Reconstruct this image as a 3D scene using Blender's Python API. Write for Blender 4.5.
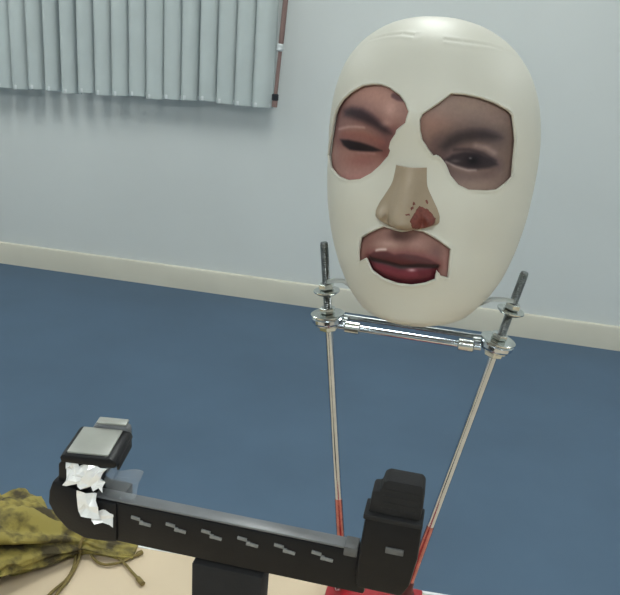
import bpy, bmesh, math, random
import numpy as np
from mathutils import Vector, Matrix
from mathutils import noise as mnoise
from mathutils.geometry import delaunay_2d_cdt

for o in list(bpy.data.objects): bpy.data.objects.remove(o)
SC = bpy.context.scene
COL = SC.collection
R = math.radians
random.seed(7)

# ---------------------------------------------------------------- camera, world, exposure
cam = bpy.data.cameras.new('camera'); cam_o = bpy.data.objects.new('camera', cam); COL.objects.link(cam_o)
cam.sensor_fit = 'HORIZONTAL'; cam.sensor_width = 36.0; cam.lens = 36.0 * 757.0 / 620.0
cam.clip_start = 0.02
cam_o.matrix_world = Matrix.Translation((0, 0, 1.255)) @ Matrix.Rotation(R(70), 4, 'X') @ Matrix.Rotation(R(4.5), 4, 'Z')
SC.camera = cam_o

world = bpy.data.worlds.new('world'); SC.world = world; world.use_nodes = True
world.node_tree.nodes['Background'].inputs[0].default_value = (0.75, 0.85, 1.0, 1)
world.node_tree.nodes['Background'].inputs[1].default_value = 0.3
SC.view_settings.view_transform = 'Standard'; SC.view_settings.look = 'None'
SC.view_settings.gamma = 1.0; SC.view_settings.use_curve_mapping = False
SC.view_settings.exposure = 0.0
PANEL_STRENGTH = 24.0            # ceiling light panels
PANEL_COLOUR = (0.95, 1.0, 0.965)

# ---------------------------------------------------------------- helpers
def lin(c):
    return tuple(((v / 255.0) / 12.92 if v / 255.0 <= 0.04045 else ((v / 255.0 + 0.055) / 1.055) ** 2.4) for v in c)

def mat(name, rgb, rough=0.6, metal=0.0, var=0.06, scale=30.0, bump=0.0, bscale=200.0, spec=0.5, rgb2=None, lo=0.35, hi=0.65, **kw):
    """principled material; rgb in sRGB 0-255, gently varied by a noise texture"""
    m = bpy.data.materials.new(name); m.use_nodes = True
    nt = m.node_tree; N = nt.nodes; Lk = nt.links; p = N['Principled BSDF']
    p.inputs['Roughness'].default_value = rough; p.inputs['Metallic'].default_value = metal
    p.inputs['Specular IOR Level'].default_value = spec
    for k, v in kw.items(): p.inputs[k.replace('_', ' ')].default_value = v
    tc = N.new('ShaderNodeTexCoord')
    no = N.new('ShaderNodeTexNoise'); no.inputs['Scale'].default_value = scale; no.inputs['Detail'].default_value = 5
    Lk.new(tc.outputs['Object'], no.inputs['Vector'])
    cr = N.new('ShaderNodeValToRGB'); c = lin(rgb)
    a = lin(rgb2) if rgb2 else tuple(v * (1 - var) for v in c)
    b = c if rgb2 else tuple(min(1, v * (1 + var)) for v in c)
    cr.color_ramp.elements[0].position = lo; cr.color_ramp.elements[1].position = hi
    cr.color_ramp.elements[0].color = (*a, 1); cr.color_ramp.elements[1].color = (*b, 1)
    Lk.new(no.outputs['Fac'], cr.inputs['Fac']); Lk.new(cr.outputs['Color'], p.inputs['Base Color'])
    if bump:
        n2 = N.new('ShaderNodeTexNoise'); n2.inputs['Scale'].default_value = bscale; n2.inputs['Detail'].default_value = 3
        Lk.new(tc.outputs['Object'], n2.inputs['Vector'])
        bp = N.new('ShaderNodeBump'); bp.inputs['Strength'].default_value = bump; bp.inputs['Distance'].default_value = 0.002
        Lk.new(n2.outputs['Fac'], bp.inputs['Height']); Lk.new(bp.outputs['Normal'], p.inputs['Normal'])
    return m

def print_mat(name, rough=0.5):
    m = bpy.data.materials.new(name); m.use_nodes = True
    nt = m.node_tree; N = nt.nodes; p = N['Principled BSDF']; p.inputs['Roughness'].default_value = rough; p.inputs['Specular IOR Level'].default_value = 0.25
    at = N.new('ShaderNodeAttribute'); at.attribute_name = 'print'
    tc = N.new('ShaderNodeTexCoord'); no = N.new('ShaderNodeTexNoise'); no.inputs['Scale'].default_value = 350; no.inputs['Detail'].default_value = 4
    nt.links.new(tc.outputs['Object'], no.inputs['Vector'])
    mr = N.new('ShaderNodeMapRange'); mr.inputs['To Min'].default_value = 0.86; mr.inputs['To Max'].default_value = 1.14
    nt.links.new(no.outputs['Fac'], mr.inputs['Value'])
    mx = N.new('ShaderNodeVectorMath'); mx.operation = 'SCALE'
    nt.links.new(at.outputs['Color'], mx.inputs[0]); nt.links.new(mr.outputs['Result'], mx.inputs['Scale'])
    nt.links.new(mx.outputs['Vector'], p.inputs['Base Color'])
    return m

def emit_mat(name, col, strength):
    m = bpy.data.materials.new(name); m.use_nodes = True
    p = m.node_tree.nodes['Principled BSDF']; p.inputs['Base Color'].default_value = (.8, .8, .8, 1)
    p.inputs['Emission Color'].default_value = (*col, 1); p.inputs['Emission Strength'].default_value = strength
    return m

def smooth(me, ang=35):
    me.polygons.foreach_set('use_smooth', [True] * len(me.polygons))
    me.set_sharp_from_angle(angle=R(ang))

def obj(name, data, material, parent=None, ang=35):
    """links a bmesh (or mesh) as one object"""
    if isinstance(data, bmesh.types.BMesh):
        me = bpy.data.meshes.new(name); bmesh.ops.recalc_face_normals(data, faces=data.faces[:]); data.to_mesh(me); data.free()
    else: me = data
    if ang: smooth(me, ang)
    if material and not me.materials: me.materials.append(material)
    o = bpy.data.objects.new(name, me); COL.objects.link(o)
    if parent: o.parent = parent
    return o

def tag(o, label=None, cat=None, group=None, kind=None):
    if label: o['label'] = label
    if cat: o['category'] = cat
    if group: o['group'] = group
    if kind: o['kind'] = kind
    return o

def empty(name, loc, rz=0, label=None, cat=None, group=None):
    o = bpy.data.objects.new(name, None); COL.objects.link(o); o.location = loc; o.rotation_euler.z = rz
    o.empty_display_size = 0.02
    return tag(o, label, cat, group)

def box(x0, x1, y0, y1, z0, z1, bev=0.0, seg=2, bm=None, M=None):
    b = bmesh.new()
    bmesh.ops.create_cube(b, size=1, matrix=Matrix.Translation(((x0+x1)/2, (y0+y1)/2, (z0+z1)/2)) @ Matrix.Diagonal((x1-x0, y1-y0, z1-z0, 1)))
    if bev: bmesh.ops.bevel(b, geom=b.edges[:], offset=bev, segments=seg, profile=0.5, affect='EDGES')
    if M: b.transform(M)
    if bm is None: return b
    me = bpy.data.meshes.new('tmp'); b.to_mesh(me); b.free(); bm.from_mesh(me); bpy.data.meshes.remove(me)
    return bm

def frame_to(p0, p1):
    d = (Vector(p1) - Vector(p0)); return Matrix.Translation(p0) @ d.to_track_quat('Z', 'Y').to_matrix().to_4x4(), d.length

def lathe(profile, p0, axis, seg=20, bm=None, close=True):
    """profile [(radius, height)] turned about the axis that starts at p0"""
    bm = bm or bmesh.new()
    M = Matrix.Translation(p0) @ Vector(axis).to_track_quat('Z', 'Y').to_matrix().to_4x4()
    rings = []
    for r, h in profile:
        rings.append([bm.verts.new(M @ Vector((r*math.cos(2*math.pi*k/seg), r*math.sin(2*math.pi*k/seg), h))) for k in range(seg)])
    for a, b in zip(rings, rings[1:]):
        for k in range(seg): bm.faces.new((a[k], a[(k+1) % seg], b[(k+1) % seg], b[k]))
    if close:
        bm.faces.new(rings[0][::-1]); bm.faces.new(rings[-1])
    return bm

def tube(pts, radii, seg=8, bm=None):
    bm = bm or bmesh.new(); P = [Vector(p) for p in pts]
    if not hasattr(radii, '__len__'): radii = [radii] * len(P)
    up = Vector((0, 0, 1)); rings = []
    for i, p in enumerate(P):
        t = (P[min(i+1, len(P)-1)] - P[max(i-1, 0)]).normalized()
        s = t.cross(up)
        s = s.normalized() if s.length > 1e-4 else Vector((1, 0, 0))
        n = s.cross(t)
        rings.append([bm.verts.new(p + radii[i]*(s*math.cos(2*math.pi*k/seg) + n*math.sin(2*math.pi*k/seg))) for k in range(seg)])
    for a, b in zip(rings, rings[1:]):
        for k in range(seg): bm.faces.new((a[k], a[(k+1) % seg], b[(k+1) % seg], b[k]))
    bm.faces.new(rings[0]); bm.faces.new(rings[-1][::-1])
    return bm

def spline(pts, n=8):
    """Catmull-Rom through the points"""
    P = [Vector(p) for p in pts]; P = [2*P[0]-P[1]] + P + [2*P[-1]-P[-2]]; out = []
    for i in range(1, len(P)-2):
        for k in range(n):
            t = k/n; a, b, c, d = P[i-1:i+3]
            out.append(0.5*((2*b) + (c-a)*t + (2*a-5*b+4*c-d)*t*t + (3*b-a-3*c+d)*t**3))
    out.append(P[-2]); return out

def prism(poly, y0, y1, bev=0.0):
    """outline in (x, z) extruded from y0 to y1"""
    bm = bmesh.new(); A = [bm.verts.new((x, y0, z)) for x, z in poly]; B = [bm.verts.new((x, y1, z)) for x, z in poly]
    bm.faces.new(A); bm.faces.new(B[::-1]); n = len(poly)
    for i in range(n): bm.faces.new((A[i], A[(i+1) % n], B[(i+1) % n], B[i]))
    bmesh.ops.recalc_face_normals(bm, faces=bm.faces[:])
    if bev: bmesh.ops.bevel(bm, geom=bm.edges[:], offset=bev, segments=2, profile=0.5, affect='EDGES')
    return bm

# ---------------------------------------------------------------- materials
M_wall = mat('wall_paint', (212, 215, 213), 0.75, var=0.025, scale=1.5, bump=0.05, bscale=80)
M_ceil = mat('ceiling_paint', (225, 226, 224), 0.9, var=0.02, scale=2)
M_floor = mat('blue_floor_covering', (76, 97, 118), 0.6, var=0.06, scale=2.2, bump=0.08, bscale=160, spec=0.35)
M_base = mat('cream_skirting', (208, 203, 188), 0.35, var=0.03, scale=4)
M_slat = mat('pale_fabric_slat', (192, 200, 199), 0.8, var=0.03, scale=6, bump=0.2, bscale=500)
M_tab = mat('grey_tab', (96, 97, 98), 0.45, var=0.1, scale=300)
M_weight = mat('white_plastic_weight', (215, 220, 220), 0.35)
M_wand = mat('brown_wand', (138, 112, 106), 0.45, var=0.1, scale=15)
M_rail = mat('white_rail', (215, 217, 216), 0.4)
M_frame = mat('window_frame_white', (220, 220, 216), 0.4)
M_table = mat('peach_cream_tabletop', (212, 192, 164), 0.5, var=0.03, scale=9, bump=0.04, bscale=300)
M_edge = mat('white_edge_band', (226, 230, 232), 0.4)
M_metal = mat('dark_table_metal', (60, 62, 66), 0.4, metal=0.6)
M_chrome = mat('zinc_plated_steel', (200, 207, 216), 0.14, metal=1.0, var=0.05, scale=120)
M_thread = mat('threaded_steel', (120, 124, 124), 0.3, metal=1.0, var=0.2, scale=300)
M_wash = mat('bright_washer_steel', (208, 212, 208), 0.2, metal=1.0, var=0.08, scale=200)
M_red = mat('red_painted_plate', (158, 26, 36), 0.3, var=0.12, scale=25)
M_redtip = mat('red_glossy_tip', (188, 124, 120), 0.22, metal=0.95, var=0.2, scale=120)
M_darkred = mat('dark_red_collar', (86, 22, 26), 0.35, var=0.1, scale=60)
M_black = mat('black_plastic', (19, 19, 22), 0.45, var=0.12, scale=60, bump=0.05, bscale=600, spec=0.3)
M_matte = mat('black_rubber', (27, 27, 29), 0.8, var=0.1, scale=80, bump=0.15, bscale=900)
M_gloss = mat('grey_cap_and_sheen', (158, 159, 152), 0.35, var=0.05, scale=60)  # pale grey carries the ceiling's reflection on the jaw top; also the lip cap
M_lip_lit_top = mat('grey_lip_and_lit_top', (112, 114, 117), 0.35, var=0.1, scale=40)  # grey paints the lit top of the black bar; also the jaw lip
M_notch = mat('pale_notch', (130, 132, 132), 0.4, var=0.1, scale=400)
M_foil = mat('silver_foil', (253, 254, 255), 0.18, metal=0.15, spec=1.0, var=0.03, scale=100)
M_shell = mat('cream_white_moulded_shell', (210, 207, 195), 0.5, var=0.02, scale=14, bump=0.03, bscale=90)
M_nose = mat('tan_silicone', (160, 142, 120), 0.45, var=0.05, scale=70, bump=0.06, bscale=400)
M_stain = mat('red_brown_patch', (116, 58, 48), 0.55, var=0.2, scale=500)
M_tape = mat('clear_tape', (240, 240, 234), 0.3, Transmission_Weight=0.85, IOR=1.2)
M_film = mat('clear_film', (240, 244, 248), 0.1, Transmission_Weight=0.9, IOR=1.25)
M_print = print_mat('photo_print')

# ---------------------------------------------------------------- the room (turned ten degrees to the camera)
WALL_A = Vector((-1.5748, 3.6115, 0)); YAW = R(-10.06)
ROOM = Matrix.Translation(WALL_A) @ Matrix.Rotation(YAW, 4, 'Z')      # x along the wall, -y out into the room
A0, A1, B1, H = -1.3, 5.4, 6.6, 2.75
def room(bm): bm.transform(ROOM); return bm
def struct(name, bm, m, **k): return tag(obj(name, room(bm), m, ang=0, **k), kind='structure')
struct('floor', box(A0-.1, A1+.1, -B1-.1, .1, -.06, 0), M_floor)
struct('ceiling', box(A0-.1, A1+.1, -B1-.1, .1, H, H+.06), M_ceil)
WX0, WX1, WZ0, WZ1 = -0.75, 1.32, 1.0, 2.2                                # window opening behind the blind
wb = box(A0, WX0, 0, .1, 0, H); box(WX1, A1, 0, .1, 0, H, bm=wb); box(WX0, WX1, 0, .1, 0, WZ0, bm=wb); box(WX0, WX1, 0, .1, WZ1, H, bm=wb)
struct('wall_back', wb, M_wall)
struct('wall_left', box(A0-.1, A0, -B1, .1, 0, H), M_wall)
struct('wall_right', box(A1, A1+.1, -B1, .1, 0, H), M_wall)
struct('wall_front', box(A0-.1, A1+.1, -B1-.1, -B1, 0, H), M_wall)
def skirt(x0, x1):
    prof = [(0, 0), (-.016, 0), (-.016, .096), (-.012, .106), (-.006, .109), (0, .109)]
    b = bmesh.new(); A = [b.verts.new((x0, y, z)) for y, z in prof]; C = [b.verts.new((x1, y, z)) for y, z in prof]; n = len(prof)
    b.faces.new(A); b.faces.new(C[::-1])
    for i in range(n): b.faces.new((A[i], A[(i+1) % n], C[(i+1) % n], C[i]))
    return b
o = obj('baseboard_back', room(skirt(A0, A1)), M_base, ang=30); tag(o, kind='structure')
for nm, M in (('baseboard_left', Matrix.Translation((A0, -B1, 0)) @ Matrix.Rotation(R(90), 4, 'Z')), ('baseboard_right', Matrix.Translation((A1, -.016, 0)) @ Matrix.Rotation(R(-90), 4, 'Z'))):
    b = skirt(0, B1-.016); b.transform(M); tag(obj(nm, room(b), M_base, ang=30), kind='structure')
win = empty('window_1', ROOM @ Vector(((WX0+WX1)/2, .05, WZ0)), YAW); tag(win, kind='structure')
hw = (WX1-WX0)/2; wh = WZ1-WZ0
fr = box(-hw, hw, -.03, .03, 0, .05, .004); box(-hw, hw, -.03, .03, wh-.05, wh, .004, bm=fr)
for x in (-hw, -.025, hw-.05): box(x, x+.05, -.03, .03, .05, wh-.05, .004, bm=fr)
obj('window_frame', fr, M_frame, win)
M_glass = mat('window_glass', (225, 235, 235), 0.05, Transmission_Weight=1.0, IOR=1.1)
for x0, x1 in ((-hw+.05, -.025), (.025, hw-.05)): obj('pane', box(x0, x1, -.004, .004, .05, wh-.05), M_glass, win, ang=0)

# ceiling light panels
M_panel = emit_mat('lit_diffuser', PANEL_COLOUR, PANEL_STRENGTH)
k = 0
for b_ in (1.5, 4.6):
    for a_ in (-0.2, 2.0, 4.2):
        t = empty('ceiling_light', ROOM @ Vector((a_, -b_, H)), YAW, 'flush white ceiling light panel in a slim frame', 'ceiling light', 'ceiling light panels')
        f = bmesh.new()
        for x0, x1, y0, y1 in ((-.17, .17, -.62, -.60), (-.17, .17, .60, .62), (-.17, -.15, -.60, .60), (.15, .17, -.60, .60)): box(x0, x1, y0, y1, -.035, 0, bm=f)
        obj('frame', f, M_rail, t, ang=0); obj('diffuser', box(-.15, .15, -.60, .60, -.025, -.004), M_panel, t, ang=0)

# ---------------------------------------------------------------- vertical blind
bl = empty('vertical_blind', ROOM @ Vector((.32, -.085, .87)), YAW, 'pale grey vertical slat blind hanging in front of the white wall', 'blind')
def lb(bm): bm.transform(Matrix.Translation((-.32, 0, -.87))); return bm   # written in wall coordinates (x along the wall)
ZT = 2.32
obj('headrail', lb(box(-.95, 1.49, -.03, .03, ZT, ZT+.05, .004)), M_rail, bl)
obj('bracket', lb(box(.28, .34, .03, .085, ZT, ZT+.05, .003)), M_rail, bl)
xs = []; x = -.88
while x < 1.385: xs.append(x); x += .0795
for i, x in enumerate(xs):
    z0 = .872 + .026*max(0, (x-.1))*.9 + random.uniform(-.006, .006)
    ang = R(-24 + random.uniform(-12, 12)) if x > .62 or x < .15 else R(-30 + random.uniform(-16, 16))
    b = bmesh.new(); n = 8; rows = []
    for z in (z0, z0+.004, 1.4, ZT+.004):
        row = []
        for k in range(n+1):
            u = (k/n-.5)*.089; bow = .015*(1-(2*k/n-1)**2)
            row.append(b.verts.new((x + u*math.cos(ang) - bow*math.sin(ang), -u*math.sin(ang) - bow*math.cos(ang), z)))
        rows.append(row)
    for ra, rb in zip(rows, rows[1:]):
        for k in range(n): b.faces.new((ra[k], ra[k+1], rb[k+1], rb[k]))
    s = obj('slat', lb(b), M_slat, bl, ang=60)
    md = s.modifiers.new('thickness', 'SOLIDIFY'); md.thickness = .0012
    Mw = Matrix.Translation((x - .32 - .006*math.sin(ang), -.006*math.cos(ang), z0 - .87)) @ Matrix.Rotation(-ang, 4, 'Z')
    obj('bottom_weight', box(-.036, .036, -.0035, .0035, .001, .020, .001, M=Mw), M_weight, s)
# tilt wand at the free end
w0 = Vector((1.475, -.02, ZT+.01)); w1 = Vector((1.402, -.02, .905))
wd = obj('tilt_wand', lb(lathe([(.008, 0), (.011, .02), (.011, (w0-w1).length-.26), (.008, (w0-w1).length-.25), (.008, (w0-w1).length-.05), (.012, (w0-w1).length-.045), (.012, (w0-w1).length)], w0, w1-w0, 10)), M_wand, bl)
for h in (.93, 1.13):
    pz = w1.lerp(w0, (h-.905)/(ZT+.01-.905))
    obj('joint', lb(lathe([(.010, 0), (.0145, .004), (.0145, .026), (.010, .03)], pz, (0, 0, 1), 10)), M_metal if h < 1 else M_weight, wd)

# ---------------------------------------------------------------- table
TZ = .74
TYAW = R(-7)
tb = empty('table', (.05, .05, 0), TYAW, 'cream topped table carrying the mask stand and black clamp', 'table')
TE = .559   # far edge in table space
tt = obj('table_top', box(-1.0, .8, -.5, TE-.004, TZ-.03, TZ, .0025), M_table, tb)
obj('edge_band', box(-1.0, .8, TE-.004, TE, TZ-.03, TZ, .001), M_edge, tb)
for lx in (-.93, .73):
    for ly in (-.44, .50): obj('leg', box(lx-.025, lx+.025, ly-.025, ly+.025, 0, TZ-.03, .004), M_metal, tb)
ap = box(-.9, .7, -.43, -.41, TZ-.09, TZ-.03); box(-.9, .7, .47, .49, TZ-.09, TZ-.03, bm=ap)
obj('apron', ap, M_metal, tb, ang=0)

# ---------------------------------------------------------------- face mask
def interp(xs, ys, x):
    xs = np.asarray(xs, float); ys = np.asarray(ys, float); x = np.clip(np.asarray(x, float), xs[0], xs[-1])
    m = np.gradient(ys, xs); i = np.clip(np.searchsorted(xs, x)-1, 0, len(xs)-2)
    h = xs[i+1]-xs[i]; t = (x-xs[i])/h
    return ((2*t**3-3*t**2+1)*ys[i]+(t**3-2*t**2+t)*h*m[i]+(-2*t**3+3*t**2)*ys[i+1]+(t**3-t**2)*h*m[i+1])
# rows run in a parameter s (0 crown .. 1 under the chin); every row is a half ellipse
S_ = [0., .04, .09, .16, .25, .35, .45, .55, .65, .74, .82, .89, .94, .975, 1.]
Z_ = [.1245, .1235, .119, .108, .089, .064, .037, .009, -.020, -.046, -.071, -.093, -.109, -.1195, -.125]
W_ = [.001, .015, .032, .051, .0675, .0775, .082, .083, .0815, .078, .0715, .062, .050, .034, .001]
C_ = [-.012, -.009, -.006, -.003, 0., 0., 0., 0., -.003, -.008, -.016, -.028, -.042, -.056, -.072]
D_ = [.001, .018, .036, .056, .074, .085, .0885, .088, .086, .0835, .0775, .064, .047, .028, .001]
TMAX = R(100)
def g2(x, z, cx, cz, sx, sz): return np.exp(-((x-cx)/sx)**2-((z-cz)/sz)**2)
def shell_pt(t, s):
    t = np.asarray(t, float); s = np.asarray(s, float)
    z = interp(S_, Z_, s)*.885; w = interp(S_, W_, s)*.975; c = interp(S_, C_, s); d = interp(S_, D_, s)
    ex = 2/2.25; st, ct = np.sin(t), np.cos(t)
    x = w*np.sign(st)*np.abs(st)**ex; y = c-d*np.sign(ct)*np.abs(ct)**ex
    k = np.clip(ct, 0, 1)
    r = -.0045*(g2(x, z, .034, .012, .02, .017)+g2(x, z, -.034, .012, .02, .017))
    r = r+.0025*(g2(x, z, .030, .04, .03, .012)+g2(x, z, -.030, .04, .03, .012))
    r = r+.003*(g2(x, z, .045, -.02, .02, .02)+g2(x, z, -.045, -.02, .02, .02))
    r = r+.006*g2(x, z, 0, -.062, .03, .026)+.004*g2(x, z, 0, -.105, .022, .014)+.004*g2(x, z, 0, -.02, .014, .03)
    x = x-.045*z*np.clip(np.abs(z)/.08, 0, 1)
    return np.stack([x+r*np.sin(t)*k, y-r*np.cos(t), z], -1)
def shell_n(t, s):
    e = 1e-3
    du = shell_pt(t+e, s)-shell_pt(t-e, s); dv = shell_pt(t, np.clip(s+e, 0, 1))-shell_pt(t, np.clip(s-e, 0, 1))
    n = np.cross(dv, du); n /= np.maximum(np.linalg.norm(n, axis=-1, keepdims=True), 1e-9)
    c = shell_pt(t, s)-np.array([0, -.02, 0]); flip = np.sign((n*c).sum(-1, keepdims=True)); flip[flip == 0] = 1
    return n*flip
# the work plane for outlines: U = angle * 80 mm, V = s * 290 mm
UV = lambda t, s: np.stack([np.asarray(t)*.080, np.asarray(s)*.290], -1)
TS = lambda uv: (uv[..., 0]/.080, uv[..., 1]/.290)
def poly_uv(P): 
    P = np.array(P); return UV(np.radians(P[:, 0]), P[:, 1])
def seg_dist(q, poly, closed=True):
    d = np.full(len(q), 1e9); n = len(poly)
    for i in range(n if closed else n-1):
        a, b = poly[i], poly[(i+1) % n]; ab = b-a
        t = np.clip(((q-a)@ab)/max(ab@ab, 1e-12), 0, 1); d = np.minimum(d, np.hypot(*(q-a-t[:, None]*ab).T))
    return d
def inside(q, poly):
    r = np.zeros(len(q), bool); n = len(poly)
    for i in range(n):
        a, b = poly[i], poly[(i+1) % n]
        if a[1] == b[1]: continue
        c = ((a[1] > q[:, 1]) != (b[1] > q[:, 1])) & (q[:, 0] < (b[0]-a[0])*(q[:, 1]-a[1])/(b[1]-a[1])+a[0]); r ^= c
    return r
def densify(poly, step=.0012, roundit=True):
    out = []; n = len(poly)
    for i in range(n):
        a, b = poly[i], poly[(i+1) % n]; m = max(1, int(np.hypot(*(b-a))/step))
        for k in range(m): out.append(a+(b-a)*k/m)
    return np.array(out)

POLY_L = [(-22.0, 0.3267), (-29.0, 0.3333), (-36.67, 0.3533), (-44.0, 0.38), (-48.67, 0.405), (-53.33, 0.44), (-55.0, 0.4833), (-59.33, 0.5217), (-63.0, 0.558), (-54.67, 0.585), (-41.67, 0.6033), (-33.0, 0.6067), (-25.0, 0.5983), (-19.0, 0.5783), (-14.33, 0.5533), (-10.0, 0.5233), (-9.0, 0.5083), (-9.67, 0.5), (-9.0, 0.4833), (-6.67, 0.4617), (-6.33, 0.4517), (-2.67, 0.43), (-2.33, 0.4167), (-1.67, 0.3967), (-3.33, 0.3733), (-6.33, 0.3517), (-12.0, 0.3333), (-17.0, 0.3267)]

MAP_L = [[578.439, 110.219, -46.757, 8.282, 1.061, 4.067], [-495.757, -4.27, 172.408, 0.109, 3.05, 1.141]]

POLY_R = [(15.67, 0.34), (23.33, 0.3417), (31.0, 0.3483), (39.33, 0.3617), (48.33, 0.3833), (50.67, 0.3967), (51.33, 0.4267), (52.67, 0.4667), (52.33, 0.5217), (52.67, 0.5667), (48.0, 0.585), (42.67, 0.6), (36.67, 0.6017), (26.67, 0.6), (21.33, 0.5883), (17.0, 0.565), (14.33, 0.5367), (11.67, 0.5183), (9.67, 0.5117), (8.33, 0.515), (5.67, 0.495), (3.33, 0.4733), (2.33, 0.4467), (2.0, 0.4183), (3.0, 0.4), (6.0, 0.385), (11.0, 0.3617)]

MAP_R = [[-63.29, 117.963, 47.889, -5.457, 1.041, -6.324], [-559.032, 11.258, 177.743, -0.967, -0.698, 0.675]]

POLY_M = [(-9.33, 0.7133), (-4.33, 0.7167), (-0.67, 0.7183), (3.0, 0.71), (7.0, 0.7133), (12.67, 0.7283), (21.67, 0.7567), (22.33, 0.7933), (23.33, 0.8317), (18.33, 0.8267), (15.67, 0.81), (16.0, 0.835), (10.67, 0.8467), (3.67, 0.855), (-2.33, 0.855), (-10.0, 0.8483), (-16.67, 0.8333), (-20.0, 0.805), (-26.67, 0.8217), (-25.67, 0.7933), (-23.0, 0.755), (-16.33, 0.7333)]

MAP_M = [[704.319, 188.693, -108.945, 3.694, -13.157, 6.44], [-956.672, 13.946, 188.435, -2.198, -0.458, -1.411]]


HOLES = [densify(poly_uv(P)) for P in (POLY_L, POLY_R, POLY_M)]
CREASES = [np.array([UV(R(a), s) for a, s in c]) for c in (((-46, .186), (-30, .168), (-15, .160), (-4, .166)), ((14, .176), (28, .182), (50, .190), (74, .212)))]
LIFT = .0010
def shell_full(uv):
    """outer surface with a raised lip along the cut-outs and the film creases on the crown"""
    t, s = TS(uv); P = shell_pt(t, s); n = shell_n(t, s); h = np.zeros(len(uv))
    for q in HOLES: h = np.maximum(h, LIFT*np.exp(-(seg_dist(uv, q)/.0015)**2))
    for c in CREASES:
        d = seg_dist(uv, c, False); h = h-.0003*np.exp(-(d/.0016)**2)
        h = h+.0003*np.exp(-((d-.003)/.002)**2)
    return P+n*h[:, None]

MASK = empty('face_mask', (0.0885, 0.605, 1.1548), 0, 'cream white moulded face mask with printed eyes and mouth and tan nose', 'mask')
MASK.rotation_euler = (0, 0, 0)
MASK.matrix_world = Matrix.Translation((0.0885, 0.605, 1.1548)) @ Matrix.Rotation(R(-17.09), 4, 'Z') @ Matrix.Rotation(R(-2.39), 4, 'Y') @ Matrix.Rotation(R(-1.82), 4, 'X')

def build_shell():
    pts = []; st = .0030
    for v in np.arange(0, .290001, st):
        for u in np.linspace(-TMAX*.080, TMAX*.080, 94): pts.append((u, min(v, .290)))
    pts = np.array(pts)
    near = np.full(len(pts), 1e9)
    for q in HOLES: near = np.minimum(near, seg_dist(pts, q))
    pts = pts[near > .0034]
    extra = []
    for q in HOLES:                                     # finer rows along the cut edges
        c = q.mean(0)
        nrm = np.roll(q, -1, 0)-np.roll(q, 1, 0); nrm = np.stack([nrm[:, 1], -nrm[:, 0]], -1); nrm /= np.linalg.norm(nrm, axis=1, keepdims=True)
        if not inside(q[:1]-nrm[:1]*.0004, q)[0]: nrm = -nrm
        for off in (.0009, .0019, .0030):
            e = q+nrm*off; keep = (seg_dist(e, q) > off*.8) & ~inside(e, q); extra.append(e[keep][::2 if off > .001 else 1])
    fine = []
    for c in CREASES:
        for o_ in np.arange(-.006, .0061, .0012):
            for i in range(len(c)-1):
                d = c[i+1]-c[i]; L = np.hypot(*d); nn = np.array([-d[1], d[0]])/L
                for k in range(int(L/.002)): fine.append(c[i]+d*k*.002/L+nn*o_)
    allp = [pts]+extra+[np.array(fine)]
    coords = np.concatenate(allp); edges = []; base = len(coords)
    for q in HOLES:
        n = len(q); edges += [(base+i, base+(i+1) % n) for i in range(n)]; base += n
    coords = np.concatenate([coords]+HOLES)
    vs, es, fs, *_ = delaunay_2d_cdt([Vector(p) for p in coords.tolist()], edges, [], 0, 1e-6)
    uv = np.array([(v.x, v.y) for v in vs]); F = np.array([f for f in fs if len(f) == 3])
    cen = uv[F].mean(1); keep = np.ones(len(F), bool)
    for q in HOLES: keep &= ~inside(cen, q)
    F = F[keep]; P = shell_full(uv)
    me = bpy.data.meshes.new('shell'); me.from_pydata(P.tolist(), [], F.tolist())
    b = bmesh.new(); b.from_mesh(me); bmesh.ops.remove_doubles(b, verts=b.verts[:], dist=1e-5)
    bmesh.ops.dissolve_degenerate(b, edges=b.edges[:], dist=1e-6)
    loose = [v for v in b.verts if not v.link_faces]; bmesh.ops.delete(b, geom=loose, context='VERTS')
    bmesh.ops.recalc_face_normals(b, faces=b.faces[:])
    f0 = max(b.faces, key=lambda f: -f.calc_center_median().y)
    if f0.normal.y > 0: bmesh.ops.reverse_faces(b, faces=b.faces[:])
    b.to_mesh(me); b.free()
    o = obj('shell', me, M_shell, MASK, ang=50)
    md = o.modifiers.new('thickness', 'SOLIDIFY'); md.thickness = .0018; md.offset = -1; md.use_rim = True
    return o
build_shell()

# ----- prints: soft strokes and blobs in the print's own drawing units
def mixc(col, rgb, a): return col*(1-a[:, None])+np.array(rgb, float)*a[:, None]
def stroke(q, pts, w, a): return a*np.exp(-(seg_dist(q, np.array(pts, float), False)/w)**4*.7)
def soft(q, pts, w, a): return a*np.exp(-(seg_dist(q, np.array(pts, float), False)/w)**2)
def blob(q, x, y, rx, ry, a): return a*np.exp(-((q[:, 0]-x)/rx)**2-((q[:, 1]-y)/ry)**2)

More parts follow.
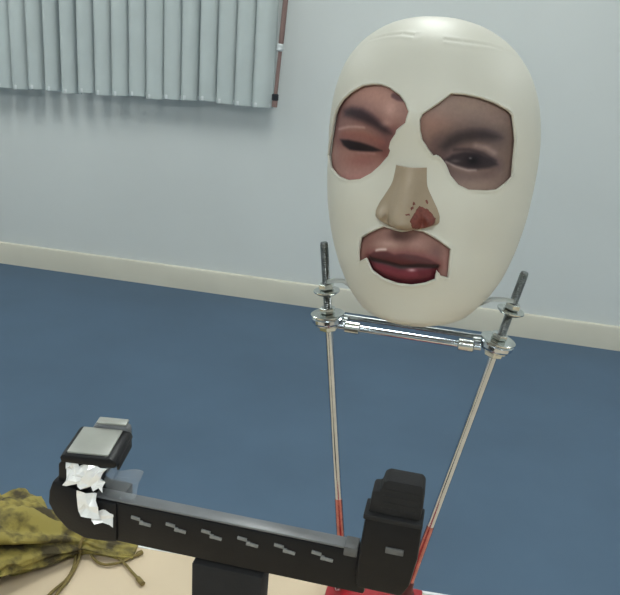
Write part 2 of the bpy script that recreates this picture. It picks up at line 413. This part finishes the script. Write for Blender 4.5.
def fill(q, pts, w, a):
    P = np.array(pts, float); d = seg_dist(q, P)*np.where(inside(q, P), -1, 1); k = np.clip((w-d)/(2*w), 0, 1); return a*k*k*(3-2*k)
def paint_left_eye(q):
    c = np.tile(np.array((162., 123, 114)), (len(q), 1))
    c = mixc(c, (180, 136, 124), blob(q, 260, 120, 130, 70, .8))
    c = mixc(c, (122, 84, 84), blob(q, 75, 260, 35, 120, .7))
    c = mixc(c, (126, 76, 72), soft(q, [(345, 300), (320, 350), (320, 420)], 42, .75))
    c = mixc(c, (118, 84, 84), soft(q, [(110, 210), (200, 225), (260, 260), (320, 320)], 62, .8))
    c = mixc(c, (54, 40, 46), fill(q, [(110, 200), (150, 182), (205, 190), (250, 215), (290, 250), (330, 285), (345, 320), (310, 318), (260, 285), (210, 258), (150, 235), (115, 225)], 22, .92))
    c = mixc(c, (206, 166, 156), blob(q, 330, 265, 30, 22, .45)); c = mixc(c, (205, 162, 150), blob(q, 345, 190, 30, 45, .55))
    c = mixc(c, (150, 94, 86), soft(q, [(110, 318), (200, 328), (290, 365)], 24, .7))
    c = mixc(c, (222, 186, 176), soft(q, [(85, 293), (130, 284), (170, 284), (210, 290)], 8, .5))
    c = mixc(c, (146, 94, 87), blob(q, 190, 448, 100, 42, .8))
    c = mixc(c, (110, 66, 64), soft(q, [(95, 350), (180, 365), (290, 400)], 32, .5))
    c = mixc(c, (32, 24, 30), fill(q, [(92, 345), (130, 348), (190, 364), (245, 384), (294, 404), (240, 409), (180, 406), (130, 397), (105, 376)], 9, .96))
    c = mixc(c, (178, 132, 126), soft(q, [(170, 412), (250, 418)], 7, .5))
    c = mixc(c, (172, 120, 114), blob(q, 190, 530, 120, 30, .7))
    c = mixc(c, (84, 56, 62), stroke(q, [(360, 122), (385, 135), (410, 140)], 13, .8))
    return c
def paint_right_eye(q):
    c = np.tile(np.array((137., 113, 106)), (len(q), 1))
    c = mixc(c, (158, 120, 108), blob(q, 110, 220, 110, 110, .75)); c = mixc(c, (152, 128, 115), blob(q, 300, 120, 160, 60, .7))
    c = mixc(c, (118, 98, 90), blob(q, 490, 350, 50, 160, .6)); c = mixc(c, (150, 126, 116), blob(q, 420, 215, 70, 40, .4))
    c = mixc(c, (92, 62, 60), blob(q, 150, 335, 55, 55, .7))
    c = mixc(c, (96, 82, 82), soft(q, [(170, 320), (240, 280), (320, 265), (430, 290)], 62, .75))
    c = mixc(c, (58, 49, 53), fill(q, [(155, 335), (190, 292), (240, 264), (310, 250), (380, 248), (435, 266), (460, 288), (420, 300), (340, 305), (270, 318), (215, 342), (180, 362)], 26, .88))
    c = mixc(c, (176, 152, 146), soft(q, [(335, 335), (385, 342), (425, 366)], 15, .7))
    c = mixc(c, (96, 78, 80), soft(q, [(190, 400), (260, 370), (340, 375), (435, 420)], 36, .8))
    c = mixc(c, (56, 46, 50), soft(q, [(225, 352), (300, 352), (370, 368), (430, 402)], 9, .6))
    c = mixc(c, (52, 43, 48), fill(q, [(172, 402), (215, 376), (280, 363), (350, 369), (410, 392), (440, 420), (400, 438), (340, 446), (280, 440), (220, 424)], 11, .93))
    c = mixc(c, (22, 18, 24), blob(q, 320, 404, 38, 28, .95)); c = mixc(c, (130, 116, 118), blob(q, 232, 406, 24, 8, .5))
    c = mixc(c, (150, 140, 145), blob(q, 308, 392, 7, 5, .7))
    c = mixc(c, (198, 178, 175), soft(q, [(183, 410), (235, 434), (295, 450), (335, 449)], 6, .62))
    c = mixc(c, (110, 88, 84), soft(q, [(200, 455), (300, 482), (410, 465)], 26, .65)); c = mixc(c, (152, 128, 115), blob(q, 330, 525, 130, 28, .7))
    return c
def paint_mouth(q):
    c = np.tile(np.array((152., 114, 106)), (len(q), 1))
    c = mixc(c, (134, 94, 88), blob(q, 90, 370, 50, 60, .7)); c = mixc(c, (96, 66, 64), blob(q, 232, 345, 44, 24, .85))
    c = mixc(c, (198, 164, 152), blob(q, 180, 382, 55, 20, .65)); c = mixc(c, (186, 146, 138), blob(q, 295, 378, 40, 25, .5))
    c = mixc(c, (116, 82, 80), blob(q, 385, 420, 40, 40, .75)); c = mixc(c, (168, 122, 116), blob(q, 432, 470, 18, 55, .7))
    c = mixc(c, (118, 66, 64), soft(q, [(95, 430), (170, 425), (215, 432), (255, 424), (320, 436), (390, 468)], 26, .85))
    c = mixc(c, (96, 34, 44), fill(q, [(98, 445), (180, 462), (240, 480), (300, 474), (390, 478), (398, 515), (345, 560), (280, 572), (215, 566), (150, 540), (98, 490)], 6, .96))
    c = mixc(c, (82, 38, 38), fill(q, [(90, 436), (125, 412), (180, 411), (215, 424), (245, 419), (300, 427), (350, 443), (402, 470), (330, 471), (280, 476), (240, 479), (190, 463), (130, 449)], 8, .96))
    c = mixc(c, (44, 27, 29), stroke(q, [(105, 442), (180, 457), (240, 474), (300, 468), (388, 474)], 9, .95))
    c = mixc(c, (140, 66, 76), soft(q, [(150, 482), (230, 504), (290, 505)], 14, .5))
    c = mixc(c, (214, 176, 178), blob(q, 275, 487, 14, 6, .8)); c = mixc(c, (78, 28, 36), soft(q, [(98, 470), (150, 525), (250, 553), (340, 543), (388, 515)], 16, .8))
    c = mixc(c, (240, 222, 212), soft(q, [(135, 407), (150, 404), (175, 403)], 6, .7))
    return c
def lip_relief(q):
    return .0022*soft(q, [(130, 470), (190, 498), (260, 508), (330, 498), (375, 475)], 42, 1)+.0012*soft(q, [(110, 430), (220, 438), (380, 462)], 22, 1)-.0008*soft(q, [(105, 444), (240, 474), (388, 475)], 9, 1)
def lid_relief(pts):
    return lambda q: .0010*soft(q, pts, 45, 1)

def build_print(name, P, MAP, paint, relief, label):
    hole = densify(poly_uv(P)); lo = hole.min(0)-.005; hi = hole.max(0)+.005; st = .00055
    us = np.arange(lo[0], hi[0], st); vs = np.arange(lo[1], hi[1], st); Ug, Vg = np.meshgrid(us, vs); nu, nv = len(us), len(vs)
    uv = np.stack([Ug.ravel(), Vg.ravel()], -1)
    ok = inside(uv, hole) | (seg_dist(uv, hole) < .004)
    t, s = TS(uv); a = np.degrees(t)/10; b = s*10
    B = np.stack([np.ones_like(a), a, b, a*a, a*b, b*b], -1); q = np.stack([B@np.array(MAP[0]), B@np.array(MAP[1])], -1)
    pos = shell_pt(t, s)+shell_n(t, s)*(-.0024+relief(q)*np.clip(seg_dist(uv, hole)/.004, 0, 1)*inside(uv, hole))[:, None]
    col = np.clip(paint(q), 0, 255)/255; col = np.where(col <= .04045, col/12.92, ((col+.055)/1.055)**2.4)
    I = np.arange(nu*nv).reshape(nv, nu); F = np.stack([I[:-1, :-1], I[:-1, 1:], I[1:, 1:], I[1:, :-1]], -1).reshape(-1, 4)
    F = F[ok[F].all(1)]; used = np.unique(F); re = np.full(nu*nv, -1); re[used] = np.arange(len(used))
    me = bpy.data.meshes.new(name); me.from_pydata(pos[used].tolist(), [], re[F].tolist())
    at = me.attributes.new('print', 'FLOAT_COLOR', 'POINT')
    at.data.foreach_set('color', np.concatenate([col[used], np.ones((len(used), 1))], 1).astype(np.float32).ravel())
    if me.polygons[0].normal.y > 0: me.flip_normals()
    o = obj(name, me, M_print, MASK, ang=80)
    md = o.modifiers.new('sheet', 'SOLIDIFY'); md.thickness = .0005; md.offset = -1
    o['label'] = label; return o
build_print('eye_print', POLY_L, MAP_L, paint_left_eye, lid_relief([(100, 350), (290, 400)]), 'printed half-closed eye with thick brow, pinkish skin')
build_print('eye_print', POLY_R, MAP_R, paint_right_eye, lid_relief([(190, 395), (430, 420)]), 'printed open eye with dark brow, brownish skin')
build_print('mouth_print', POLY_M, MAP_M, paint_mouth, lip_relief, 'printed mouth with dark red lips')

# ----- nose
NS0, NS1 = .545, .710
def nose_pt(a, b, lift=0.0):
    """a across -1..1, b from the bridge 0 to the lip 1"""
    a = np.asarray(a, float); b = np.asarray(b, float)
    hwid = interp([0, .12, .3, .5, .68, .82, .93, 1], [.0088, .0092, .0104, .0146, .0188, .0205, .0190, .0120], b)
    ridge = interp([0, .15, .35, .55, .72, .83, .92, 1], [.0035, .0050, .0085, .0125, .0170, .0180, .0130, .0030], b)
    s = NS0+(NS1-NS0)*b+.006*(a*a)*(b**6)*-1
    p0 = shell_pt(np.zeros_like(b), s); wdt = np.abs(p0[..., 1]-interp(S_, C_, s))
    t = np.arcsin(np.clip((a*hwid)/.079, -1, 1))*.93
    P = shell_pt(t, s); n = shell_n(t, s)
    wq = interp([0, .4, .7, .85, 1], [.62, .55, .42, .40, .5], b)
    prof = np.exp(-(a/wq)**2*1.1)*(1-np.abs(a)**6)
    ala = .0062*np.exp(-((np.abs(a)-.70)/.20)**2-((b-.82)/.13)**2)
    groove = -.0022*np.exp(-((np.abs(a)-.47)/.09)**2-((b-.86)/.09)**2)
    h = .0012*(1-np.clip(np.abs(a), 0, 1)**12)+ridge*prof+ala+groove
    fwd = np.array([0, -.97, -.25])
    return P+n*(h*.35)[..., None]+fwd*(h*.68)[..., None]+n*lift
def nose_mesh():
    na, nb = 57, 61; A, Bq = np.meshgrid(np.linspace(-1, 1, na), np.linspace(0, 1, nb)); P = nose_pt(A.ravel(), Bq.ravel())
    I = np.arange(na*nb).reshape(nb, na); F = np.stack([I[:-1, :-1], I[:-1, 1:], I[1:, 1:], I[1:, :-1]], -1).reshape(-1, 4).tolist()
    loop = list(I[0, :])+list(I[1:, -1])+list(I[-1, -2::-1])+list(I[-2:0:-1, 0]); n0 = len(P)
    ring = [P[i] for i in loop]; ts = [(A.ravel()[i], Bq.ravel()[i]) for i in loop]
    skirt_ = []
    for p, (a, b) in zip(ring, ts):
        q = p.copy(); q[1] += .0035; skirt_.append(q)
    P = np.concatenate([P, np.array(skirt_)]); m = len(loop)
    F += [(loop[i], loop[(i+1) % m], n0+(i+1) % m, n0+i) for i in range(m)]
    F.append([n0+i for i in range(m)])
    me = bpy.data.meshes.new('nose'); me.from_pydata(P.tolist(), [], F)
    b = bmesh.new(); b.from_mesh(me); bmesh.ops.recalc_face_normals(b, faces=b.faces[:]); b.to_mesh(me); b.free()
    return me
nose = obj('nose', nose_mesh(), M_nose, MASK, ang=50)
def nose_patch(name, poly, lift, material, seed):
    poly = densify(np.array(poly, float), .03); rng = np.random.RandomState(seed); poly = poly+rng.randn(*poly.shape)*.008
    q = np.stack(np.meshgrid(np.linspace(-1, 1, 90), np.linspace(.4, 1, 90)), -1).reshape(-1, 2); q = q[inside(q, poly) & (seg_dist(q, poly) > .01)]
    allp = np.concatenate([q, poly]); n = len(poly); base = len(q)
    vs, es, fs, *_ = delaunay_2d_cdt([Vector(p) for p in allp.tolist()], [(base+i, base+(i+1) % n) for i in range(n)], [], 0, 1e-6)
    uv = np.array([(v.x, v.y) for v in vs]); F = np.array([f for f in fs if len(f) == 3]); F = F[inside(uv[F].mean(1), poly)]
    P = nose_pt(uv[:, 0], uv[:, 1], lift); me = bpy.data.meshes.new(name); me.from_pydata(P.tolist(), [], F.tolist())
    if me.polygons[0].normal.y > 0: me.flip_normals()
    o = obj(name, me, material, nose, ang=60); md = o.modifiers.new('t', 'SOLIDIFY'); md.thickness = .0004; md.offset = -1
    return o
tag(nose_patch('stain', [(.40, .58), (.60, .62), (.78, .70), (.90, .80), (.84, .90), (.64, .97), (.38, .97), (.22, .88), (.20, .74), (.30, .64)], .0004, M_stain, 3), 'red brown patch on one nostril')
for k, (a, b) in enumerate(((.22, .58), (.28, .53), (.72, .53), (.12, .66))):
    nose_patch('speck', [(a-.04, b-.012), (a+.03, b-.018), (a+.045, b+.012), (a-.02, b+.02)], .0004, M_stain, 10+k)

# ---------------------------------------------------------------- rod stand
K = .95
def sc(p): return Vector((p[0]*K, p[1]*K, 1.255+(p[2]-1.255)*K))
JL, JR = sc((.0156, .635, 1.0084)), sc((.1638, .6052, 1.0084))
PN = (JR-JL).cross(Vector((0, 0, 1))).normalized()
SX = (JR-JL).normalized()                               # along the cross bar
PZ = TZ+.010                                            # top of the red plate
def inpl(x, z): return Vector((JL.x+SX.x*x, JL.y+SX.y*x, z))     # x measured from the left joint along the bar
W = (JR-JL).length
ST = empty('rod_stand', inpl(W/2, TZ), math.atan2(SX.y, SX.x), 'steel rod stand with red base plate holding up the face mask', 'stand')
STM = Matrix.Translation(ST.location) @ Matrix.Rotation(ST.rotation_euler.z, 4, 'Z'); STI = STM.inverted()
def sobj(name, bm, m, parent=None, ang=35):
    bm.transform(STI); return obj(name, bm, m, parent or ST, ang)
def hexnut(p, ax, r, h, bm=None, seg=6): return lathe([(r*.86, 0), (r, h*.14), (r, h*.86), (r*.86, h)], p, ax, seg, bm)
def washer(p, ax, r, h): return lathe([(r*.96, 0), (r, h*.25), (r, h*.75), (r*.96, h)], p, ax, 28)
# every rod: top, joint with the cross bar, foot, height of the upper nut
RODS = [(inpl(-.0070, 1.0846), inpl(.0015, 1.0207), inpl(.0400, PZ-.004), 1.0440), (inpl(.1557, 1.0821), inpl(.1442, 1.0207), inpl(.0990, PZ-.004), 1.0500)]
for (top, joint, foot, zn), zr in zip(RODS, (.842, .832)):
    ax = (top-foot).normalized(); L1 = (joint-foot).length; L2 = (top-foot).length
    rod = sobj('rod', lathe([(.0031, 0), (.0034, .002), (.0034, L1), (.0030, L1)], foot, ax, 20), M_chrome)
    prof = []; h = L1-.004
    while h < L2-.002: prof += [(.0036, h), (.0030, h+.0008)]; h += .0016
    prof += [(.0032, L2-.001), (.0026, L2)]
    sobj('thread', lathe(prof, foot, ax, 16), M_thread, rod, ang=20)
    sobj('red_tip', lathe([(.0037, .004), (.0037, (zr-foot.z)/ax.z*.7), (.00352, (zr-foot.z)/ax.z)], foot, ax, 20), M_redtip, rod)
    J = lambda d: joint+ax*d
    sobj('lower_nut', hexnut(J(-.0135), ax, .0078, .0055), M_wash)
    sobj('washer', washer(J(-.008), ax, .0118, .0016), M_wash)
    sobj('eye_ring', lathe([(.0036, -.0032), (.0125, -.0032), (.0138, -.0015), (.0138, .0015), (.0125, .0032), (.0036, .0032)], J(-.0030), ax, 30, close=False), M_chrome)
    sobj('washer', washer(J(.0004), ax, .0145, .0018), M_wash)
    sobj('upper_nut', hexnut(J(.0024), ax, .0068, .005), M_wash)
    q = foot+ax*((zn-foot.z)/ax.z)
    sobj('washer', washer(q+ax*-.0040, ax, .0088, .0016), M_thread)
    sobj('washer', washer(q+ax*-.0022, ax, .0112, .0018), M_wash)
    sobj('top_nut', hexnut(q, ax, .0066, .0052), M_wash)
    sobj('foot_collar', lathe([(.0085, 0), (.0085, .004), (.006, .007), (.0050, .016), (.0036, .018)], Vector((foot.x, foot.y, PZ)), ax, 20), M_darkred)
for dy, z_, r_ in ((.0052, .0022, .0022), (-.0048, -.0028, .0030)):
    off = Vector((-SX.y, SX.x, 0))*dy
    a = JL+SX*.012+off+Vector((0, 0, z_-.003)); b = JR-SX*.012+off+Vector((0, 0, z_-.003))
    sobj('cross_bar', lathe([(r_, 0), (r_, (b-a).length)], a, b-a, 14), M_chrome if dy < 0 else M_thread)
for e, d in ((JL, 1), (JR, -1)):
    off = Vector((-SX.y, SX.x, 0))*-.0048; p = e+SX*d*.0175+off+Vector((0, 0, -.0058))
    sobj('coupling', lathe([(.0040, 0), (.0052, .001), (.0052, .0125), (.0040, .0135)], p, SX*d, 16), M_wash)
    sobj('shank', lathe([(.0042, 0), (.0036, .009)], e+SX*d*.010+Vector((0, 0, -.003)), SX*d, 14), M_thread)
sobj('base_plate', box(-.046, .044, -.150, .012, 0, .010, .002, M=STM), M_red)
for x_, y_ in ((.036, -.012), (-.036, -.012), (.036, -.138), (-.036, -.138)):
    p = STM @ Vector((x_, y_, .010)); sobj('plate_bolt', hexnut(p, (0, 0, 1), .0042, .004), M_wash)

# clear tape tabs that hold the mask's jaw to the upper washers
def tape(name, pts, wdt):
    b = bmesh.new(); rows = []
    for i, (p, up) in enumerate(pts):
        p = Vector(p); up = Vector(up).normalized()*wdt/2; rows.append((b.verts.new(p-up), b.verts.new(p), b.verts.new(p+up+Vector((0, .0005*(i % 2), 0)))))
    for a, c in zip(rows, rows[1:]):
        for k in range(2): b.faces.new((a[k], a[k+1], c[k+1], c[k]))
    MI = MASK.matrix_world.inverted(); b.transform(MI); o = obj(name, b, M_tape, MASK, ang=60)
    md = o.modifiers.new('t', 'SOLIDIFY'); md.thickness = .0004
    return o
MWn = np.array(MASK.matrix_world)
def mask_world(tdeg, s, lift=.0008):
    t = np.array([R(tdeg)]); s = np.array([s]); p = shell_pt(t, s)[0]+shell_n(t, s)[0]*lift
    return Vector((MWn[:3, :3]@p+MWn[:3, 3]).tolist())
for tdeg, s, i in ((-74, .925, 0), (74, .925, 1)):
    top, joint, foot, zn = RODS[i]; ax = (top-foot).normalized(); q = foot+ax*((zn-foot.z)/ax.z)+ax*.0068
    a = mask_world(tdeg, s, -.0004); a2 = mask_world(tdeg*.93, s-.01, .0006); side = Vector((0, 0, 1))
    d = (q-a); 
    tape('tape_tab', [(a2, side), (a, side), (a+d*.3+Vector((0, 0, .003)), side), (a+d*.65+Vector((0, 0, .002)), side+Vector((0, .5, 0))), (q+Vector((0, -.0042, .001)), side)], .0035)

# ---------------------------------------------------------------- phone clamp
CL = empty('phone_clamp', (-.036, .385, TZ), R(-11), 'black phone clamp with two upright jaws on a notched bar, empty', 'phone clamp')
Z = lambda z: z-TZ
def bx(name, x0, x1, y0, y1, z0, z1, m, bev=.0012, parent=CL, ang=35, M=None):
    return obj(name, box(x0, x1, y0, y1, Z(z0), Z(z1), bev, M=M), m, parent, ang)
bar = bx('bar', -.098, .084, 0, .011, .933, .9625, M_black, .0015)
obj('lit_top', box(-.092, .0745, .0008, .0102, Z(.9626), Z(.9642), .0005), M_lip_lit_top, bar)  # lit top face of the black bar, painted as a paler layer
obj('end_tab', box(.0690, .0772, -.0006, .0106, Z(.9588), Z(.9652), .0006), M_tab, bar)
def notch_mesh():
    b = bmesh.new()
    for dx, dz, w_ in ((-.0040, .0012, .0030), (.0036, -.0010, .0030)):
        box(dx-w_, dx+w_, -.0009, .0004, dz-.0010, dz+.0012, .0003, bm=b)
    box(-.0010, .0012, -.0011, .0004, -.0020, .0008, .0002, bm=b)
    me = bpy.data.meshes.new('notch'); b.to_mesh(me); b.free(); return me
nm = notch_mesh()
for i in range(7):
    o = obj('notch', nm, M_notch, bar, ang=30); o.location = (-.083+.0233*i, 0, Z(.9522+.0004*i)); o.rotation_euler.y = R(6)
# near-left jaw: rounded knee that turns up out of the bar
knee = [(-.1225, .962), (-.1235, .953), (-.1195, .9445), (-.111, .9355), (-.0985, .931), (-.086, .9318), (-.076, .9335), (-.076, .9625), (-.092, .9625), (-.0975, .966), (-.1195, .9705)]
jl = obj('jaw_knee', prism([(x, Z(z)) for x, z in knee], -.0015, .024, .0018), M_black, CL)
obj('jaw_neck', prism([(x, Z(z)) for x, z in [(-.117, .969), (-.0975, .965), (-.090, .972), (-.086, .988), (-.111, .988), (-.1165, .982)]], .001, .026, .0015), M_black, CL)
hd = obj('jaw_head', prism([(x, Z(z)) for x, z in [(-.1115, .9875), (-.0785, .9865), (-.0760, .9885), (-.0775, .9918), (-.0805, .9932), (-.1105, .9932), (-.1125, .991)]], -.002, .034, .0012), M_black, CL)
obj('top_sheen', box(-.1085, -.0825, .0005, .0315, Z(.9930), Z(.9945), .0006), M_gloss, hd)  # ceiling sheen on the glossy jaw head, coloured in as a grey slab
obj('inner_pad', box(-.0780, -.0760, .002, .030, Z(.983), Z(.9900), .0008), M_matte, hd)
obj('back_lip', prism([(x, Z(z)) for x, z in [(-.1040, .986), (-.0785, .986), (-.0788, .9945), (-.082, .9965), (-.099, .9965), (-.1030, .994)]], .0325, .0395, .0012), M_lip_lit_top, hd)
obj('lip_cap', box(-.1005, -.0805, .0322, .0398, Z(.9965), Z(.9982), .0008), M_gloss, hd)
hp = Matrix.Translation((-.095, 0, 0)) @ Matrix.Rotation(R(9), 4, 'Z') @ Matrix.Translation((.095, 0, 0))
hd.matrix_basis = hp
# crumpled foil and a scrap of clear film round the neck
def crumple(name, x0, x1, z0, z1, y, amp, m, seed, nx=9, nz=6, tilt=0.0, shear=0.0):
    rng = random.Random(seed); b = bmesh.new(); G = []
    for j in range(nz):
        row = []
        for i in range(nx):
            u = i/(nx-1); v = j/(nz-1)
            ex = rng.uniform(-1, 1)*.0016
            row.append(b.verts.new((x0+(x1-x0)*u+ex+shear*v, y+rng.uniform(-1, 1)*amp+tilt*v, Z(z0+(z1-z0)*v+rng.uniform(-1, 1)*.0012))))
        G.append(row)
    for j in range(nz-1):
        for i in range(nx-1):
            b.faces.new((G[j][i], G[j][i+1], G[j+1][i+1])); b.faces.new((G[j][i], G[j+1][i+1], G[j+1][i]))
    o = obj(name, b, m, CL, ang=0); md = o.modifiers.new('t', 'SOLIDIFY'); md.thickness = .0003; return o
tag(crumple('foil_wrap', -.109, -.084, .9725, .9868, -.0045, .0022, M_foil, 4, tilt=.003), 'crumpled silver foil')
tag(crumple('foil_scrap', -.098, -.086, .952, .968, -.0050, .0016, M_foil, 9, 5, 5, tilt=.003, shear=-.004), 'crumpled silver foil')
tag(crumple('foil_scrap', -.092, -.076, .9475, .957, -.0040, .0014, M_foil, 12, 5, 4, tilt=.003, shear=-.003), 'crumpled silver foil')
tag(crumple('film_scrap', -.088, -.066, .962, .983, .004, .0022, M_film, 21, 6, 5, tilt=.004, shear=.003), 'clear plastic film')
# far-right jaw
obj('jaw_block', prism([(x, Z(z)) for x, z in [(.0775, .948), (.079, .9395), (.106, .9395), (.1100, .948), (.1125, .968), (.1125, .990), (.0795, .990)]], -.003, .013, .0018), M_black, CL)
obj('jaw_groove', box(.0785, .1125, -.0045, .0125, Z(.9895), Z(.9930), .0008), M_matte, CL)
jr = obj('jaw_pad', prism([(x, Z(z)) for x, z in [(.0808, .993), (.1105, .993), (.1112, 1.003), (.1105, 1.0145), (.1085, 1.0165), (.0900, 1.0165), (.0875, 1.0150), (.0862, 1.0085), (.0818, 1.0075)]], -.002, .012, .0014), M_matte, CL)
for k in range(4): obj('grip_rib', box(.0880, .1090, -.0024, -.0008, Z(.997+.0042*k), Z(.9982+.0042*k), .0002), M_matte, jr)
obj('badge', box(.0935, .1040, -.0040, -.0026, Z(.9690), Z(.9730), .0004, M=None), M_tab, CL)
# post and foot
obj('post', prism([(x, Z(z)) for x, z in [(-.0262, .930), (-.0245, .80), (-.0245, TZ+.008), (.0205, TZ+.008), (.0205, .80), (.0212, .930)]], -.001, .018, .003), M_matte, CL)
obj('foot', lathe([(.060, 0), (.062, .002), (.062, .007), (.056, .010), (.020, .012)], (0, .008, 0), (0, 0, 1), 40), M_matte, CL)

# ---------------------------------------------------------------- olive pouch
PO = empty('drawstring_pouch', (-.34, .602, TZ), 0, 'crumpled olive camouflage cloth pouch with drawstrings lying on the cream table', 'pouch')
M_camo = mat('olive_camouflage_cloth', (152, 138, 70), 0.85, rgb2=(66, 57, 33), scale=48, lo=.38, hi=.56, bump=0.5, bscale=900)
M_cord = mat('olive_cord', (120, 104, 58), 0.8, var=0.15, scale=300, bump=0.3, bscale=1500)
def pouch():
    rng = np.random.RandomState(5); nu, nv = 120, 110
    # stations along the body, world x; centre y, half depth, height
    X = [-.520, -.505, -.46, -.40, -.34, -.295, -.26, -.235, -.215, -.203, -.190, -.172, -.155]
    CY = [.560, .560, .562, .568, .582, .597, .608, .617, .622, .624, .624, .624, .624]
    HY = [.004, .035, .070, .078, .074, .062, .048, .034, .019, .011, .012, .013, .012]
    HZ = [.010, .034, .058, .066, .063, .055, .043, .031, .020, .014, .010, .007, .005]
    b = bmesh.new(); rings = []
    for i in range(nu):
        x = X[0]+(X[-1]-X[0])*i/(nu-1); cy = float(interp(X, CY, x)); hy = max(.003, float(interp(X, HY, x))); hz = max(.004, float(interp(X, HZ, x)))
        row = []
        near = math.exp(-((x+.203)/.07)**2)                # folds gather at the neck
        for j in range(nv):
            a = 2*math.pi*j/nv; ca, sa = math.cos(a), math.sin(a)
            f = 1+near*.16*math.sin(9*a+2.2*math.sin(x*22))+.07*math.sin(4*a+x*46)+.05*math.sin(7*a-x*85+1)
            f += .10*(abs(math.sin(x*52+2.5*math.sin(a*2)+1.5*a))-.6)+.05*(abs(math.sin(x*118-a*4+1.3))-.6)+.04*math.sin(x*210+a*5)*(.4+.6*near)
            tn = mnoise.turbulence(Vector((x*26, ca*1.5+4, sa*1.5)), 4, True, noise_basis='PERLIN_ORIGINAL')
            f += .42*(tn-.55)*(1-.75*math.exp(-((x+.203)/.02)**2))
            wq = min(1, max(0, (-.215-x)/.03))
            f += wq*(-.42*math.exp(-((a-(2.62+.16*math.sin(x*30)+1.2*(x+.3)))/.15)**2)+.12*math.exp(-((a-2.15)/.3)**2)+.16*math.exp(-((a-3.05)/.22)**2))
            f += wq*.06*(mnoise.turbulence(Vector((x*95, ca*5+2, sa*5)), 3, True, noise_basis='PERLIN_ORIGINAL')-.5)
            yy = cy+hy*ca*f; zz = hz*.5+hz*.5*sa*f*(1.0 if sa > 0 else 1.0)
            crease = -.010*math.exp(-((x+.318-.10*(yy-.60)*6)/.010)**2)*max(0, sa)    # deep fold across the body
            zz = max(zz+crease, .0006+.0004*math.sin(j)); row.append(b.verts.new((x+.34, yy-.602, zz)))
        rings.append(row)
    for p, q in zip(rings, rings[1:]):
        for j in range(nv): b.faces.new((p[j], p[(j+1) % nv], q[(j+1) % nv], q[j]))
    b.faces.new(rings[0][::-1]); b.faces.new(rings[-1]); return b
obj('cloth_body', pouch(), M_camo, PO, ang=60)
obj('neck_tie', tube(spline([(.137+.004*math.cos(a), .022+.0135*math.cos(a), .0112+.0094*math.sin(a)) for a in [i*math.pi/6 for i in range(13)]], 4), .0016, 8), M_cord, PO)
def cord(pts, r, end=True):
    P = spline([(x+.34, y-.602, z) for x, y, z in pts], 8); rr = [r]*len(P)
    if end:
        for k in range(1, 6): rr[-k] = r*1.8
    return obj('drawstring', tube(P, rr, 8), M_cord, PO)
cord([(-0.2118, 0.6266, 0.008), (-0.2106, 0.61, 0.0025), (-0.208, 0.5928, 0.0025), (-0.2092, 0.5758, 0.0025), (-0.2157, 0.5617, 0.0025), (-0.2202, 0.5482, 0.0025)], .0014, False)
cord([(-0.2046, 0.626, 0.008), (-0.1953, 0.6118, 0.0025), (-0.1824, 0.6015, 0.0025), (-0.1675, 0.6047, 0.0025), (-0.1563, 0.6149, 0.0025), (-0.1483, 0.6235, 0.0025)], .0014, True)
cord([(-0.1869, 0.6281, 0.008), (-0.1735, 0.6159, 0.0025), (-0.1618, 0.6054, 0.0025), (-0.1497, 0.5924, 0.0025), (-0.1368, 0.5786, 0.0025)], .0014, True)
cord([(-0.2099, 0.6269, 0.008), (-0.206, 0.6017, 0.0025), (-0.2074, 0.5761, 0.0025), (-0.2103, 0.5623, 0.0025), (-0.2132, 0.549, 0.0025)], .0014, False)
